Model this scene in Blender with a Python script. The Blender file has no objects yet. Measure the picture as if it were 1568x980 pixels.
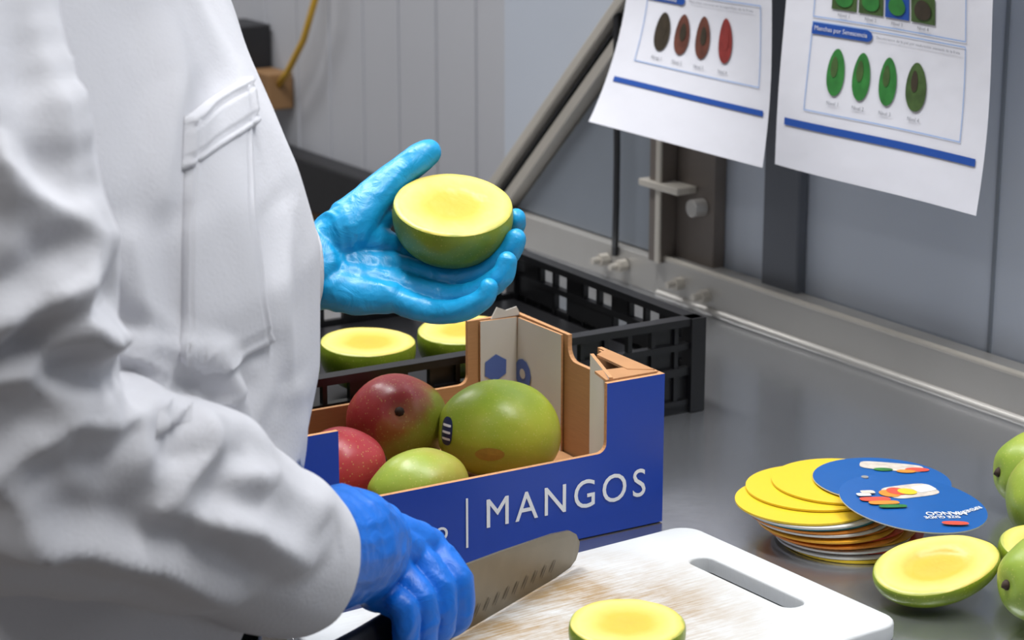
import bpy, bmesh, math, random
from mathutils import Vector, Matrix, noise
from mathutils.bvhtree import BVHTree
random.seed(7)
C = bpy.context
SC = C.scene
TZ = 0.90                      # table height
D = Vector((0.5402, -0.8415, 0)).normalized()     # along the wall
N = Vector((0.8415, 0.5402, 0)).normalized()      # towards the wall
Z = Vector((0, 0, 1))
KW = 1.466                     # front face of the table upstand, along N
KV = KW + 0.034                # wall surface
def W(s, n, z): return D * s + N * n + Z * z

# ------------------------------------------------------------------ materials
def lin(c):
    return tuple(((v / 255) / 12.92 if v / 255 <= 0.04045 else ((v / 255 + 0.055) / 1.055) ** 2.4) for v in c) + (1.0,)
def newmat(name):
    m = bpy.data.materials.new(name); m.use_nodes = True
    nt = m.node_tree; b = nt.nodes['Principled BSDF']
    return m, nt, b
def mat(name, col, rough=0.5, metal=0.0, var=0.0, vscale=8.0, bump=0.0, bscale=60.0, stretch=None, spec=0.5, sss=0.0, bdetail=3, bdist=0.0):
    m, nt, b = newmat(name)
    c = lin(col)
    b.inputs['Roughness'].default_value = rough
    b.inputs['Metallic'].default_value = metal
    b.inputs['Specular IOR Level'].default_value = spec
    if sss:
        b.inputs['Subsurface Weight'].default_value = sss
        b.inputs['Subsurface Radius'].default_value = (0.01, 0.006, 0.003)
    tc = nt.nodes.new('ShaderNodeTexCoord')
    mp = nt.nodes.new('ShaderNodeMapping')
    if stretch: mp.inputs['Scale'].default_value = stretch
    nt.links.new(tc.outputs['Object'], mp.inputs['Vector'])
    n1 = nt.nodes.new('ShaderNodeTexNoise'); n1.inputs['Scale'].default_value = vscale; n1.inputs['Detail'].default_value = 4
    nt.links.new(mp.outputs[0], n1.inputs['Vector'])
    mx = nt.nodes.new('ShaderNodeMix'); mx.data_type = 'RGBA'
    mx.inputs[6].default_value = tuple(max(0, v * (1 - var)) for v in c[:3]) + (1,)
    mx.inputs[7].default_value = tuple(min(1, v * (1 + var)) for v in c[:3]) + (1,)
    nt.links.new(n1.outputs[0], mx.inputs[0])
    nt.links.new(mx.outputs[2], b.inputs['Base Color'])
    if bump:
        n2 = nt.nodes.new('ShaderNodeTexNoise'); n2.inputs['Scale'].default_value = bscale; n2.inputs['Detail'].default_value = bdetail
        n2.inputs['Distortion'].default_value = bdist
        nt.links.new(mp.outputs[0], n2.inputs['Vector'])
        bp = nt.nodes.new('ShaderNodeBump'); bp.inputs['Strength'].default_value = 1.0; bp.inputs['Distance'].default_value = bump
        nt.links.new(n2.outputs[0], bp.inputs['Height']); nt.links.new(bp.outputs[0], b.inputs['Normal'])
    return m
def ramp_node(nt, stops):
    r = nt.nodes.new('ShaderNodeValToRGB')
    e = r.color_ramp.elements
    while len(e) < len(stops): e.new(0.5)
    for i, (p, c) in enumerate(stops):
        e[i].position = p; e[i].color = lin(c)
    return r
def mango_skin(name, stops, direction=(1, 0, 0.3), scale=9.0, shift=0.5):
    """stops along a direction in object space, broken up by noise, plus pale lenticels"""
    m, nt, b = newmat(name)
    tc = nt.nodes.new('ShaderNodeTexCoord')
    dt = nt.nodes.new('ShaderNodeVectorMath'); dt.operation = 'DOT_PRODUCT'
    dt.inputs[1].default_value = Vector(direction).normalized() * scale
    nt.links.new(tc.outputs['Object'], dt.inputs[0])
    ns = nt.nodes.new('ShaderNodeTexNoise'); ns.inputs['Scale'].default_value = 26; ns.inputs['Detail'].default_value = 5
    nt.links.new(tc.outputs['Object'], ns.inputs['Vector'])
    m1 = nt.nodes.new('ShaderNodeMath'); m1.operation = 'MULTIPLY_ADD'; m1.inputs[1].default_value = 0.9; m1.inputs[2].default_value = shift - 0.45
    nt.links.new(ns.outputs[0], m1.inputs[0])
    ad = nt.nodes.new('ShaderNodeMath'); ad.operation = 'ADD'
    nt.links.new(dt.outputs['Value'], ad.inputs[0]); nt.links.new(m1.outputs[0], ad.inputs[1])
    rp = ramp_node(nt, stops); nt.links.new(ad.outputs[0], rp.inputs[0])
    vo = nt.nodes.new('ShaderNodeTexVoronoi'); vo.inputs['Scale'].default_value = 320
    nt.links.new(tc.outputs['Object'], vo.inputs['Vector'])
    lt = nt.nodes.new('ShaderNodeMath'); lt.operation = 'LESS_THAN'; lt.inputs[1].default_value = 0.2
    nt.links.new(vo.outputs['Distance'], lt.inputs[0])
    ml = nt.nodes.new('ShaderNodeMath'); ml.operation = 'MULTIPLY'; ml.inputs[1].default_value = 0.32
    nt.links.new(lt.outputs[0], ml.inputs[0])
    mx = nt.nodes.new('ShaderNodeMix'); mx.data_type = 'RGBA'; mx.inputs[7].default_value = lin((200, 190, 108))
    nt.links.new(ml.outputs[0], mx.inputs[0]); nt.links.new(rp.outputs[0], mx.inputs[6])
    nt.links.new(mx.outputs[2], b.inputs['Base Color'])
    b.inputs['Roughness'].default_value = 0.36
    b.inputs['Specular IOR Level'].default_value = 0.45
    bp = nt.nodes.new('ShaderNodeBump'); bp.inputs['Distance'].default_value = 0.0014
    nt.links.new(ns.outputs[0], bp.inputs['Height']); nt.links.new(bp.outputs[0], b.inputs['Normal'])
    return m
def flesh_mat(name, a, b_):
    m, nt, b = newmat(name)
    tc = nt.nodes.new('ShaderNodeTexCoord')
    mp = nt.nodes.new('ShaderNodeMapping'); mp.inputs['Scale'].default_value = (1 / a, 1 / b_, 0.0)
    nt.links.new(tc.outputs['Object'], mp.inputs['Vector'])
    ns = nt.nodes.new('ShaderNodeTexNoise'); ns.inputs['Scale'].default_value = 45; ns.inputs['Detail'].default_value = 3
    nt.links.new(tc.outputs['Object'], ns.inputs['Vector'])
    ln = nt.nodes.new('ShaderNodeVectorMath'); ln.operation = 'LENGTH'
    nt.links.new(mp.outputs[0], ln.inputs[0])
    ma = nt.nodes.new('ShaderNodeMath'); ma.operation = 'MULTIPLY_ADD'; ma.inputs[1].default_value = 0.24; ma.inputs[2].default_value = -0.12
    nt.links.new(ns.outputs[0], ma.inputs[0])
    ad = nt.nodes.new('ShaderNodeMath'); ad.operation = 'ADD'
    nt.links.new(ln.outputs['Value'], ad.inputs[0]); nt.links.new(ma.outputs[0], ad.inputs[1])
    rp = ramp_node(nt, [(0.0, (218, 166, 52)), (0.4, (220, 172, 56)), (0.62, (222, 190, 90)), (0.86, (224, 200, 114)), (0.96, (216, 196, 92)), (1.0, (170, 174, 80))])
    nt.links.new(ad.outputs[0], rp.inputs[0]); nt.links.new(rp.outputs[0], b.inputs['Base Color'])
    b.inputs['Roughness'].default_value = 0.4
    bp = nt.nodes.new('ShaderNodeBump'); bp.inputs['Distance'].default_value = 0.0014
    nt.links.new(ns.outputs[0], bp.inputs['Height']); nt.links.new(bp.outputs[0], b.inputs['Normal'])
    return m

M_coat = mat('white_cotton', (204, 204, 208), 0.9, var=0.02, vscale=9, bump=0.0003, bscale=380, spec=0.12)
M_gloveA = mat('nitrile_cyan', (20, 150, 204), 0.38, var=0.08, vscale=24, bump=0.0014, bscale=60, spec=0.5, bdetail=4, bdist=1.0)
M_gloveB = mat('nitrile_blue', (8, 104, 202), 0.42, var=0.08, vscale=24, bump=0.0016, bscale=56, spec=0.45, bdetail=4, bdist=1.0)
M_steel = mat('table_steel', (186, 188, 192), 0.22, 0.9, var=0.10, vscale=4, bump=0.0001, bscale=60)
M_steel2 = mat('rail_steel', (178, 175, 170), 0.36, 0.5, var=0.1, vscale=9)
M_brace = mat('brace_steel', (180, 174, 164), 0.42, 0.25, var=0.1, vscale=9)
M_plate = mat('gusset_steel', (124, 130, 138), 0.42, 0.3, var=0.12, vscale=7)
M_post = mat('post_steel', (112, 104, 98), 0.4, 0.4, var=0.2, vscale=12)
M_dpost = mat('post_grey', (84, 87, 94), 0.5, 0.1, var=0.1)
M_wall = mat('wall_panel_grey', (180, 186, 196), 0.36, 0.15, var=0.08, vscale=2.5)
M_wallL = mat('wall_panel_white', (172, 173, 178), 0.55, var=0.06, vscale=2.5)
M_room = mat('wall_paint_white', (204, 205, 208), 0.6, var=0.04, vscale=2.5)
M_dark = mat('dark_rubber', (26, 26, 29), 0.5, var=0.1)
M_floor = mat('floor_epoxy', (120, 112, 104), 0.4, var=0.12, vscale=3)
M_ceil = mat('ceiling_white', (222, 222, 220), 0.8, var=0.02)
M_crate = mat('crate_plastic', (16, 16, 18), 0.36, var=0.15, vscale=30)
M_blue = mat('print_blue', (14, 60, 160), 0.42, var=0.04, vscale=20, bump=0.0002, bscale=90)
M_kraft = mat('kraft_board', (168, 122, 80), 0.8, var=0.14, vscale=60, stretch=(1, 1, 12))
M_kraft2 = mat('kraft_edge', (186, 136, 92), 0.8, var=0.35, vscale=400)
M_whiteb = mat('white_board_liner', (194, 188, 180), 0.7, var=0.06, vscale=20)
M_ink = mat('white_ink', (232, 232, 232), 0.5)
M_logo = mat('logo_ink', (74, 96, 160), 0.6)
M_paper = mat('poster_paper', (208, 208, 215), 0.6, var=0.02, vscale=6, bump=0.0014, bscale=18)
M_pblue = mat('poster_blue', (28, 72, 150), 0.5)
M_pline = mat('poster_line', (130, 160, 205), 0.5)
M_pgrey = mat('poster_text', (110, 112, 120), 0.5)
M_av1 = mat('avocado_print_dark', (52, 44, 32), 0.5, var=0.6, vscale=90)
M_av2 = mat('avocado_print_brown', (92, 52, 40), 0.5, var=0.55, vscale=90)
M_av3 = mat('avocado_print_red', (126, 44, 40), 0.5, var=0.5, vscale=90)
M_gr1 = mat('avocado_print_green', (44, 112, 48), 0.5, var=0.55, vscale=90)
M_gr2 = mat('avocado_print_olive', (62, 84, 42), 0.5, var=0.6, vscale=90)
M_trouser = mat('trouser_navy', (34, 38, 52), 0.85, var=0.1)
M_shoe = mat('shoe_white', (220, 220, 218), 0.5)
M_skin = mat('skin', (196, 146, 118), 0.5, var=0.05, sss=0.1)
M_net = mat('hair_net', (210, 222, 232), 0.7, var=0.05, bump=0.0008, bscale=200)
M_eye = mat('eye_dark', (40, 28, 22), 0.2)
M_lip = mat('lip', (160, 92, 84), 0.5)
M_blade = mat('knife_blade_steel', (128, 120, 106), 0.36, 0.85, var=0.2, vscale=30)
M_dimple = mat('knife_dimple', (88, 82, 72), 0.35, 0.7)
M_handle = mat('knife_handle_black', (24, 24, 28), 0.45)
M_red = mat('knife_handle_red', (176, 40, 36), 0.45)
M_stem = mat('mango_stem', (52, 36, 26), 0.8)
M_spot = mat('mango_scar', (168, 134, 50), 0.6, var=0.35, vscale=120)
M_stk = mat('sticker_blue', (30, 44, 84), 0.4, var=0.4, vscale=220)
M_yel = mat('hose_yellow', (190, 150, 50), 0.5)
M_brown = mat('brown_plastic', (128, 96, 62), 0.6)

def board_mat():
    m, nt, b = newmat('poly_board')
    tc = nt.nodes.new('ShaderNodeTexCoord')
    n1 = nt.nodes.new('ShaderNodeTexNoise'); n1.inputs['Scale'].default_value = 13; n1.inputs['Detail'].default_value = 7; n1.inputs['Roughness'].default_value = 0.65
    mp = nt.nodes.new('ShaderNodeMapping'); mp.inputs['Scale'].default_value = (14, 190, 1); mp.inputs['Rotation'].default_value = (0, 0, 0.5)
    n2 = nt.nodes.new('ShaderNodeTexNoise'); n2.inputs['Scale'].default_value = 2.2; n2.inputs['Detail'].default_value = 8; n2.inputs['Roughness'].default_value = 0.7
    nt.links.new(tc.outputs['Object'], n1.inputs['Vector']); nt.links.new(tc.outputs['Object'], mp.inputs['Vector']); nt.links.new(mp.outputs[0], n2.inputs['Vector'])
    m3 = nt.nodes.new('ShaderNodeMapping'); m3.inputs['Location'].default_value = (1.40, 0.84, 0); m3.inputs['Scale'].default_value = (7.2, 8.0, 0)
    nt.links.new(tc.outputs['Object'], m3.inputs['Vector'])
    ln = nt.nodes.new('ShaderNodeVectorMath'); ln.operation = 'LENGTH'; nt.links.new(m3.outputs[0], ln.inputs[0])
    mr = nt.nodes.new('ShaderNodeMapRange'); mr.inputs[1].default_value = 0.5; mr.inputs[2].default_value = 1.2; mr.inputs[3].default_value = 1.0; mr.inputs[4].default_value = 0.0
    nt.links.new(ln.outputs['Value'], mr.inputs[0])
    r1 = nt.nodes.new('ShaderNodeMapRange'); r1.inputs[1].default_value = 0.42; r1.inputs[2].default_value = 0.6
    nt.links.new(n2.outputs[0], r1.inputs[0])
    r2 = nt.nodes.new('ShaderNodeMapRange'); r2.inputs[1].default_value = 0.34; r2.inputs[2].default_value = 0.58
    nt.links.new(n1.outputs[0], r2.inputs[0])
    a = nt.nodes.new('ShaderNodeMath'); a.operation = 'MULTIPLY'; nt.links.new(r1.outputs[0], a.inputs[0]); nt.links.new(mr.outputs[0], a.inputs[1])
    c = nt.nodes.new('ShaderNodeMath'); c.operation = 'MULTIPLY'; nt.links.new(r2.outputs[0], c.inputs[0]); nt.links.new(mr.outputs[0], c.inputs[1])
    d = nt.nodes.new('ShaderNodeMath'); d.operation = 'MULTIPLY_ADD'; d.inputs[1].default_value = 0.5; d.use_clamp = True
    c2 = nt.nodes.new('ShaderNodeMath'); c2.operation = 'MULTIPLY'; c2.inputs[1].default_value = 0.75
    nt.links.new(c.outputs[0], c2.inputs[0]); nt.links.new(a.outputs[0], d.inputs[0]); nt.links.new(c2.outputs[0], d.inputs[2])
    mx = nt.nodes.new('ShaderNodeMix'); mx.data_type = 'RGBA'
    mx.inputs[6].default_value = lin((203, 205, 205)); mx.inputs[7].default_value = lin((158, 132, 94))
    nt.links.new(d.outputs[0], mx.inputs[0]); nt.links.new(mx.outputs[2], b.inputs['Base Color'])
    b.inputs['Roughness'].default_value = 0.45
    bp = nt.nodes.new('ShaderNodeBump'); bp.inputs['Distance'].default_value = 0.0006
    nt.links.new(n2.outputs[0], bp.inputs['Height']); nt.links.new(bp.outputs[0], b.inputs['Normal'])
    return m
M_board = board_mat()

# ------------------------------------------------------------------ mesh helpers
def link(o, parent=None):
    SC.collection.objects.link(o)
    if parent is not None: o.parent = parent
    return o
def empty(name, loc=(0, 0, 0)):
    e = bpy.data.objects.new(name, None); e.empty_display_size = 0.05; e.location = loc
    SC.collection.objects.link(e); return e
class MB:
    def __init__(s): s.v = []; s.f = []; s.m = []; s.mats = []
    def mi(s, m):
        if m not in s.mats: s.mats.append(m)
        return s.mats.index(m)
    def add(s, vs, fs, m):
        k = len(s.v); i = s.mi(m)
        s.v += [Vector(v) for v in vs]
        for f in fs: s.f.append([k + a for a in f]); s.m.append(i)
    def obox(s, c, ax, ay, az, m):
        c, ax, ay, az = map(Vector, (c, ax, ay, az))
        vs = [c + ax * i + ay * j + az * k for k in (-1, 1) for j in (-1, 1) for i in (-1, 1)]
        s.add(vs, [(0, 2, 3, 1), (4, 5, 7, 6), (0, 1, 5, 4), (2, 6, 7, 3), (0, 4, 6, 2), (1, 3, 7, 5)], m)
    def fbox(s, s0, s1, n0, n1, z0, z1, m):
        s.obox(W((s0 + s1) / 2, (n0 + n1) / 2, (z0 + z1) / 2), D * (s1 - s0) / 2, N * (n1 - n0) / 2, Z * (z1 - z0) / 2, m)
    def prism(s, poly, O, ax, ay, th, m_out, m_in, m_edge):
        n = len(poly); A = [Vector(O) + Vector(ax) * p[0] + Vector(ay) * p[1] for p in poly]
        B = [a + Vector(th) for a in A]
        s.add(A, [list(range(n))], m_out); s.add(B, [list(range(n))[::-1]], m_in)
        for i in range(n):
            j = (i + 1) % n
            s.add([A[i], A[j], B[j], B[i]], [(0, 1, 2, 3)], m_edge)
    def tube(s, pts, rs, m, seg=12, caps=True):
        pts = [Vector(p) for p in pts]
        if not isinstance(rs, (list, tuple)): rs = [rs] * len(pts)
        rings = []; up = None
        for i, p in enumerate(pts):
            t = (pts[min(i + 1, len(pts) - 1)] - pts[max(i - 1, 0)]).normalized()
            if up is None: up = t.orthogonal().normalized()
            up = (up - t * up.dot(t)).normalized(); q = t.cross(up)
            rings.append([p + (up * math.cos(2 * math.pi * k / seg) + q * math.sin(2 * math.pi * k / seg)) * rs[i] for k in range(seg)])
        vs = [v for r in rings for v in r]; fs = []
        for i in range(len(rings) - 1):
            for k in range(seg):
                k2 = (k + 1) % seg
                fs.append((i * seg + k, i * seg + k2, (i + 1) * seg + k2, (i + 1) * seg + k))
        if caps: fs.append(list(range(seg))[::-1]); fs.append([(len(rings) - 1) * seg + k for k in range(seg)])
        s.add(vs, fs, m)
    def ellipsoid(s, c, ax, ay, az, m, su=20, sv=12):
        c, ax, ay, az = map(Vector, (c, ax, ay, az))
        vs = [c - az]
        for j in range(1, sv):
            th = math.pi * j / sv
            for i in range(su):
                ph = 2 * math.pi * i / su
                vs.append(c + ax * (math.sin(th) * math.cos(ph)) + ay * (math.sin(th) * math.sin(ph)) - az * math.cos(th))
        vs.append(c + az); fs = []
        for i in range(su): fs.append((0, 1 + (i + 1) % su, 1 + i))
        for j in range(sv - 2):
            for i in range(su):
                a = 1 + j * su + i; b = 1 + j * su + (i + 1) % su
                fs.append((a, b, b + su, a + su))
        L = len(vs) - 1; k = 1 + (sv - 2) * su
        for i in range(su): fs.append((L, k + i, k + (i + 1) % su))
        s.add(vs, fs, m)
    def build(s, name, parent=None, smooth=False, bevel=0.0, matrix=None, angle=None):
        me = bpy.data.meshes.new(name)
        me.from_pydata([tuple(v) for v in s.v], [], s.f)
        for m in s.mats: me.materials.append(m)
        me.polygons.foreach_set('material_index', s.m)
        bm = bmesh.new(); bm.from_mesh(me)
        bmesh.ops.remove_doubles(bm, verts=bm.verts, dist=1e-6)
        bmesh.ops.recalc_face_normals(bm, faces=bm.faces)
        if smooth:
            for f in bm.faces: f.smooth = True
            if angle is not None:
                for e in bm.edges:
                    if len(e.link_faces) == 2 and e.calc_face_angle(0) > angle: e.smooth = False
        bm.to_mesh(me); bm.free(); me.update()
        o = bpy.data.objects.new(name, me); link(o, parent)
        if matrix is not None: o.matrix_world = matrix
        if bevel:
            b = o.modifiers.new('bevel', 'BEVEL'); b.width = bevel; b.segments = 2; b.limit_method = 'ANGLE'
        return o

def eval_mesh(o):
    C.view_layer.update()
    dg = C.evaluated_depsgraph_get()
    return bpy.data.meshes.new_from_object(o.evaluated_get(dg))

def chain_balls(mb, pts, rs, m, flat=None):
    """dense overlapping balls along a Catmull-Rom curve with tapering radius"""
    P = [Vector(p) for p in pts]; n = len(P)
    for i in range(n - 1):
        p0 = P[max(i - 1, 0)]; p1 = P[i]; p2 = P[i + 1]; p3 = P[min(i + 2, n - 1)]
        L = (p2 - p1).length; st = max(2, int(L / (0.22 * min(rs[i], rs[i + 1]))))
        for k in range(st + (1 if i == n - 2 else 0)):
            t = k / st
            a = (p1 * 2 + (p2 - p0) * t + (p0 * 2 - p1 * 5 + p2 * 4 - p3) * t * t + (p1 * 3 - p0 - p2 * 3 + p3) * t ** 3) * 0.5
            a = a.lerp(p1.lerp(p2, t), 0.35)
            r = rs[i] + (rs[i + 1] - rs[i]) * t
            mb.ellipsoid(a, (r, 0, 0), (0, r, 0), (0, 0, r), m, 16, 10)

def remeshed(mb, name, voxel, smooth_it, parent, mats, fn=None, post=None, fac=0.5):
    tmp = mb.build('tmp_' + name)
    r = tmp.modifiers.new('r', 'REMESH'); r.mode = 'VOXEL'; r.voxel_size = voxel; r.use_smooth_shade = True
    s = tmp.modifiers.new('s', 'SMOOTH'); s.factor = fac; s.iterations = smooth_it
    me = eval_mesh(tmp); bpy.data.objects.remove(tmp)
    me.name = name; me.materials.clear()
    for m in mats: me.materials.append(m)
    for p in me.polygons: p.use_smooth = True; p.material_index = 0
    if fn:
        nr = [v.normal.copy() for v in me.vertices]
        for v, nn in zip(me.vertices, nr): v.co += nn * fn(v.co, nn)
    if post:
        bm = bmesh.new(); bm.from_mesh(me); post(bm); bm.to_mesh(me); bm.free()
    me.update()
    o = bpy.data.objects.new(name, me); link(o, parent)
    return o

def text_obj(name, body, M, width, m, parent, spacing=1.0, height=None, ext=0.0002):
    cu = bpy.data.curves.new(name, 'FONT'); cu.body = body; cu.space_character = spacing; cu.extrude = 0.01; cu.resolution_u = 4
    t = bpy.data.objects.new('tmp', cu); SC.collection.objects.link(t)
    me = eval_mesh(t); bpy.data.objects.remove(t)
    xs = [v.co.x for v in me.vertices]; ys = [v.co.y for v in me.vertices]
    w = max(xs) - min(xs); k = width / w; ky = k if height is None else height / (max(ys) - min(ys))
    for v in me.vertices: v.co = Vector(((v.co.x - min(xs)) * k, (v.co.y - min(ys)) * ky, v.co.z / 0.01 * ext))
    me.materials.clear(); me.materials.append(m)
    o = bpy.data.objects.new(name, me); link(o, parent); o.matrix_world = M
    return o
def frame_matrix(O, x, y, z):
    M = Matrix.Identity(4)
    for i, a in enumerate((x, y, z)):
        a = Vector(a); M[0][i], M[1][i], M[2][i] = a.x, a.y, a.z
    O = Vector(O); M[0][3], M[1][3], M[2][3] = O.x, O.y, O.z
    return M
def smoothstep(a, b, x):
    t = max(0, min(1, (x - a) / (b - a))); return t * t * (3 - 2 * t)

# ------------------------------------------------------------------ room shell
S0, S1, N0, NL, CH = -6.0, 2.4, -2.6, KW + 0.2, 2.9
SE = -2.354
b = MB(); b.fbox(S0 - .1, S1 + .1, N0 - .1, NL + .2, -0.1, 0, M_floor); b.build('floor')
b = MB(); b.fbox(S0 - .1, S1 + .1, N0 - .1, NL + .2, CH, CH + 0.1, M_ceil); b.build('ceiling')
b = MB(); b.fbox(SE, S1, KV, KV + 0.3, 0, CH, M_wall)
b.build('wall_right')
b = MB()
for s in (-1.49, -0.5, 0.5, 1.5):
    b.fbox(s - 0.002, s + 0.002, KV - 0.002, KV, 0, CH, M_plate)
b.build('trim_1')
b = MB(); b.fbox(S0, SE, NL, NL + 0.1, 0, CH, M_wallL)
s = S0
while s < SE - 0.03:
    b.fbox(s, s + 0.012, NL - 0.003, NL, 0, CH, M_wallL); s += 0.11
b.build('wall_back')
b = MB(); b.fbox(S0 - .1, S0, N0, NL, 0, CH, M_room); b.build('wall_left')
b = MB(); b.fbox(S1, S1 + .1, N0, NL, 0, CH, M_room); b.build('wall_far_right')
b = MB(); b.fbox(S0, S1, N0 - .1, N0, 0, CH, M_room); b.build('wall_front')
b = MB(); b.fbox(S0, SE, NL - 0.05, NL - 0.005, TZ - 0.13, TZ - 0.045, M_dark); b.build('trim_2', bevel=0.006)
b = MB(); b.fbox(S0, SE, NL - 0.012, NL, 0, TZ - 0.13, M_brown); b.build('trim_3')

def ceil_light(name, s, n, size, size_y, power):
    e = empty(name, W(s, n, CH - 0.04))
    b = MB(); b.fbox(s - size / 2 - .02, s + size / 2 + .02, n - size_y / 2 - .02, n + size_y / 2 + .02, CH - 0.05, CH, M_ceil)
    h = b.build('housing', None); h.parent = e; h.matrix_parent_inverse = Matrix.Translation(-e.location)
    ld = bpy.data.lights.new(name + '_lamp', 'AREA'); ld.shape = 'RECTANGLE'; ld.size = size; ld.size_y = size_y; ld.energy = power; ld.color = (0.985, 0.99, 1.0)
    l = bpy.data.objects.new('tube_lamp', ld); SC.collection.objects.link(l); l.parent = e
    l.location = (0, 0, -0.03); l.rotation_euler = (0, 0, math.atan2(D.y, D.x))
ceil_light('ceiling_light', -2.0, 0.75, 1.3, 0.3, 44)
ceil_light('ceiling_light.001', -0.6, 1.1, 1.3, 0.3, 30)
ceil_light('ceiling_light.002', -0.2, -0.9, 1.3, 0.3, 13)
ceil_light('ceiling_light.003', -3.9, 0.8, 1.3, 0.3, 28)

# ------------------------------------------------------------------ steel work table
NF = 0.667
tab = empty('steel_work_table')
TL, TR = -2.32, -0.55
b = MB()
b.fbox(TL, TR, NF, KV - 0.004, TZ - 0.035, TZ, M_steel)
b.build('top', tab, bevel=0.004)
b = MB()
b.fbox(TL, -1.982, KW + 0.004, KV - 0.004, TZ, TZ + 0.040, M_steel2)
b.fbox(-1.978, TR, KW, KV - 0.004, TZ, TZ + 0.046, M_steel2)
b.tube([W(-1.978, KW, TZ + 0.003), W(TR, KW, TZ + 0.003)], 0.005, M_steel2)
b.tube([W(-1.978, KW + .003, TZ + 0.045), W(TR, KW + .003, TZ + 0.045)], 0.0035, M_brace)
b.build('upstand', tab, bevel=0.003)
b = MB()
for s in (TL + .06, TR - .06):
    for n in (NF + 0.06, KW - 0.05):
        b.tube([W(s, n, 0.0), W(s, n, TZ - 0.03)], 0.02, M_steel2)
    b.fbox(s - .015, s + .015, NF + 0.06, KW - 0.05, 0.25, 0.28, M_steel2)
b.fbox(TL + .06, TR - .06, KW - 0.065, KW - 0.035, 0.25, 0.28, M_steel2)
b.build('legs', tab, smooth=True, angle=0.6)

# frame fixed to the back of the table: brace, gusset, posts, cable, bolts
fr = tab
def bar(mb, p0, p1, w, n0, n1, m):
    (s0, z0), (s1, z1) = p0, p1
    d = (D * (s1 - s0) + Z * (z1 - z0)); L = d.length; d.normalize(); q = d.cross(N).normalized()
    c = W((s0 + s1) / 2, (n0 + n1) / 2, (z0 + z1) / 2)
    mb.obox(c, d * L / 2, q * w / 2, N * (n1 - n0) / 2, m)
b = MB()
bar(b, (-2.345, TZ + 0.050), (-1.945, TZ + 0.430), 0.012, KV - 0.040, KV - 0.002, M_brace)
bar(b, (-2.335, TZ + 0.042), (-1.935, TZ + 0.422), 0.003, KV - 0.032, KV - 0.002, M_dark)
bar(b, (-2.325, TZ + 0.034), (-1.925, TZ + 0.414), 0.014, KV - 0.032, KV - 0.002, M_brace)
b.build('diagonal_brace', fr, bevel=0.0015)
b = MB()
b.prism([(-2.30, TZ + 0.042), (-2.0, TZ + 0.042), (-2.0, TZ + 0.325)], N * (KV - 0.016), D, Z, N * 0.010, M_plate, M_plate, M_plate)
b.build('gusset_plate', fr)
b = MB()
b.fbox(-1.990, -1.968, KV - 0.04, KV - 0.001, TZ + 0.04, TZ + 0.8, M_post)
b.fbox(-1.968, -1.90, KV - 0.018, KV - 0.001, TZ + 0.04, TZ + 0.8, M_post)
b.fbox(-1.975, -1.966, KV - 0.043, KV - 0.039, TZ + 0.04, TZ + 0.8, M_brace)
b.fbox(-2.003, -1.93, KV - 0.046, KV - 0.018, TZ + 0.125, TZ + 0.133, M_brace)
b.tube([W(-1.918, KV - 0.018, TZ + 0.112), W(-1.918, KV - 0.036, TZ + 0.112)], 0.010, M_steel2)
b.build('angle_post', fr, bevel=0.0015)
b = MB(); b.fbox(-1.820, -1.762, KV - 0.014, KV - 0.001, TZ + 0.04, TZ + 0.9, M_dpost); b.build('dark_post', fr, bevel=0.002)
b = MB(); b.tube([W(-2.063, KV - 0.034, TZ + 0.03 + i * 0.06) + D * 0.002 * math.sin(i) for i in range(14)], 0.004, M_dark); b.build('cable', fr, smooth=True)
b = MB()
for s, z in ((-2.081, .022), (-2.045, .022), (-1.935, .024), (-1.888, .020)):
    b.tube([W(s, KW + 0.002, TZ + z), W(s, KW - 0.010, TZ + z)], 0.0075, M_brace, 8)
    b.tube([W(s, KW - 0.009, TZ + z), W(s, KW - 0.020, TZ + z)], 0.004, M_brace, 10)
b.build('bolts', fr)
b = MB(); b.fbox(-2.2, -1.2, KW - 0.05, KW - 0.036, TZ + 0.60, TZ + 0.64, M_steel2)
for s in (-2.15, -1.25): b.fbox(s - .01, s + .01, KW - 0.05, KV - 0.001, TZ + 0.60, TZ + 0.64, M_steel2)
b.build('poster_rail', fr)

e = empty('service_box')
def LWp(s, z, off=0.03): return W(s, NL - off, z)
b = MB()
b.fbox(-3.42, -3.325, NL - 0.06, NL - 0.004, 0.955, 1.045, M_dark)
b.fbox(-3.38, -3.335, NL - 0.066, NL - 0.06, 0.965, 0.995, M_red)
b.fbox(-3.32, -3.25, NL - 0.05, NL - 0.004, 0.915, 0.975, M_brown)
b.build('box', e, bevel=0.004)
b = MB(); b.tube([LWp(-3.07, 1.7), LWp(-3.09, 1.3), LWp(-3.11, 1.12), LWp(-3.16, 1.04), LWp(-3.22, 0.98), LWp(-3.26, 0.95)], 0.0055, M_yel); b.build('hose', e, smooth=True)

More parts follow.
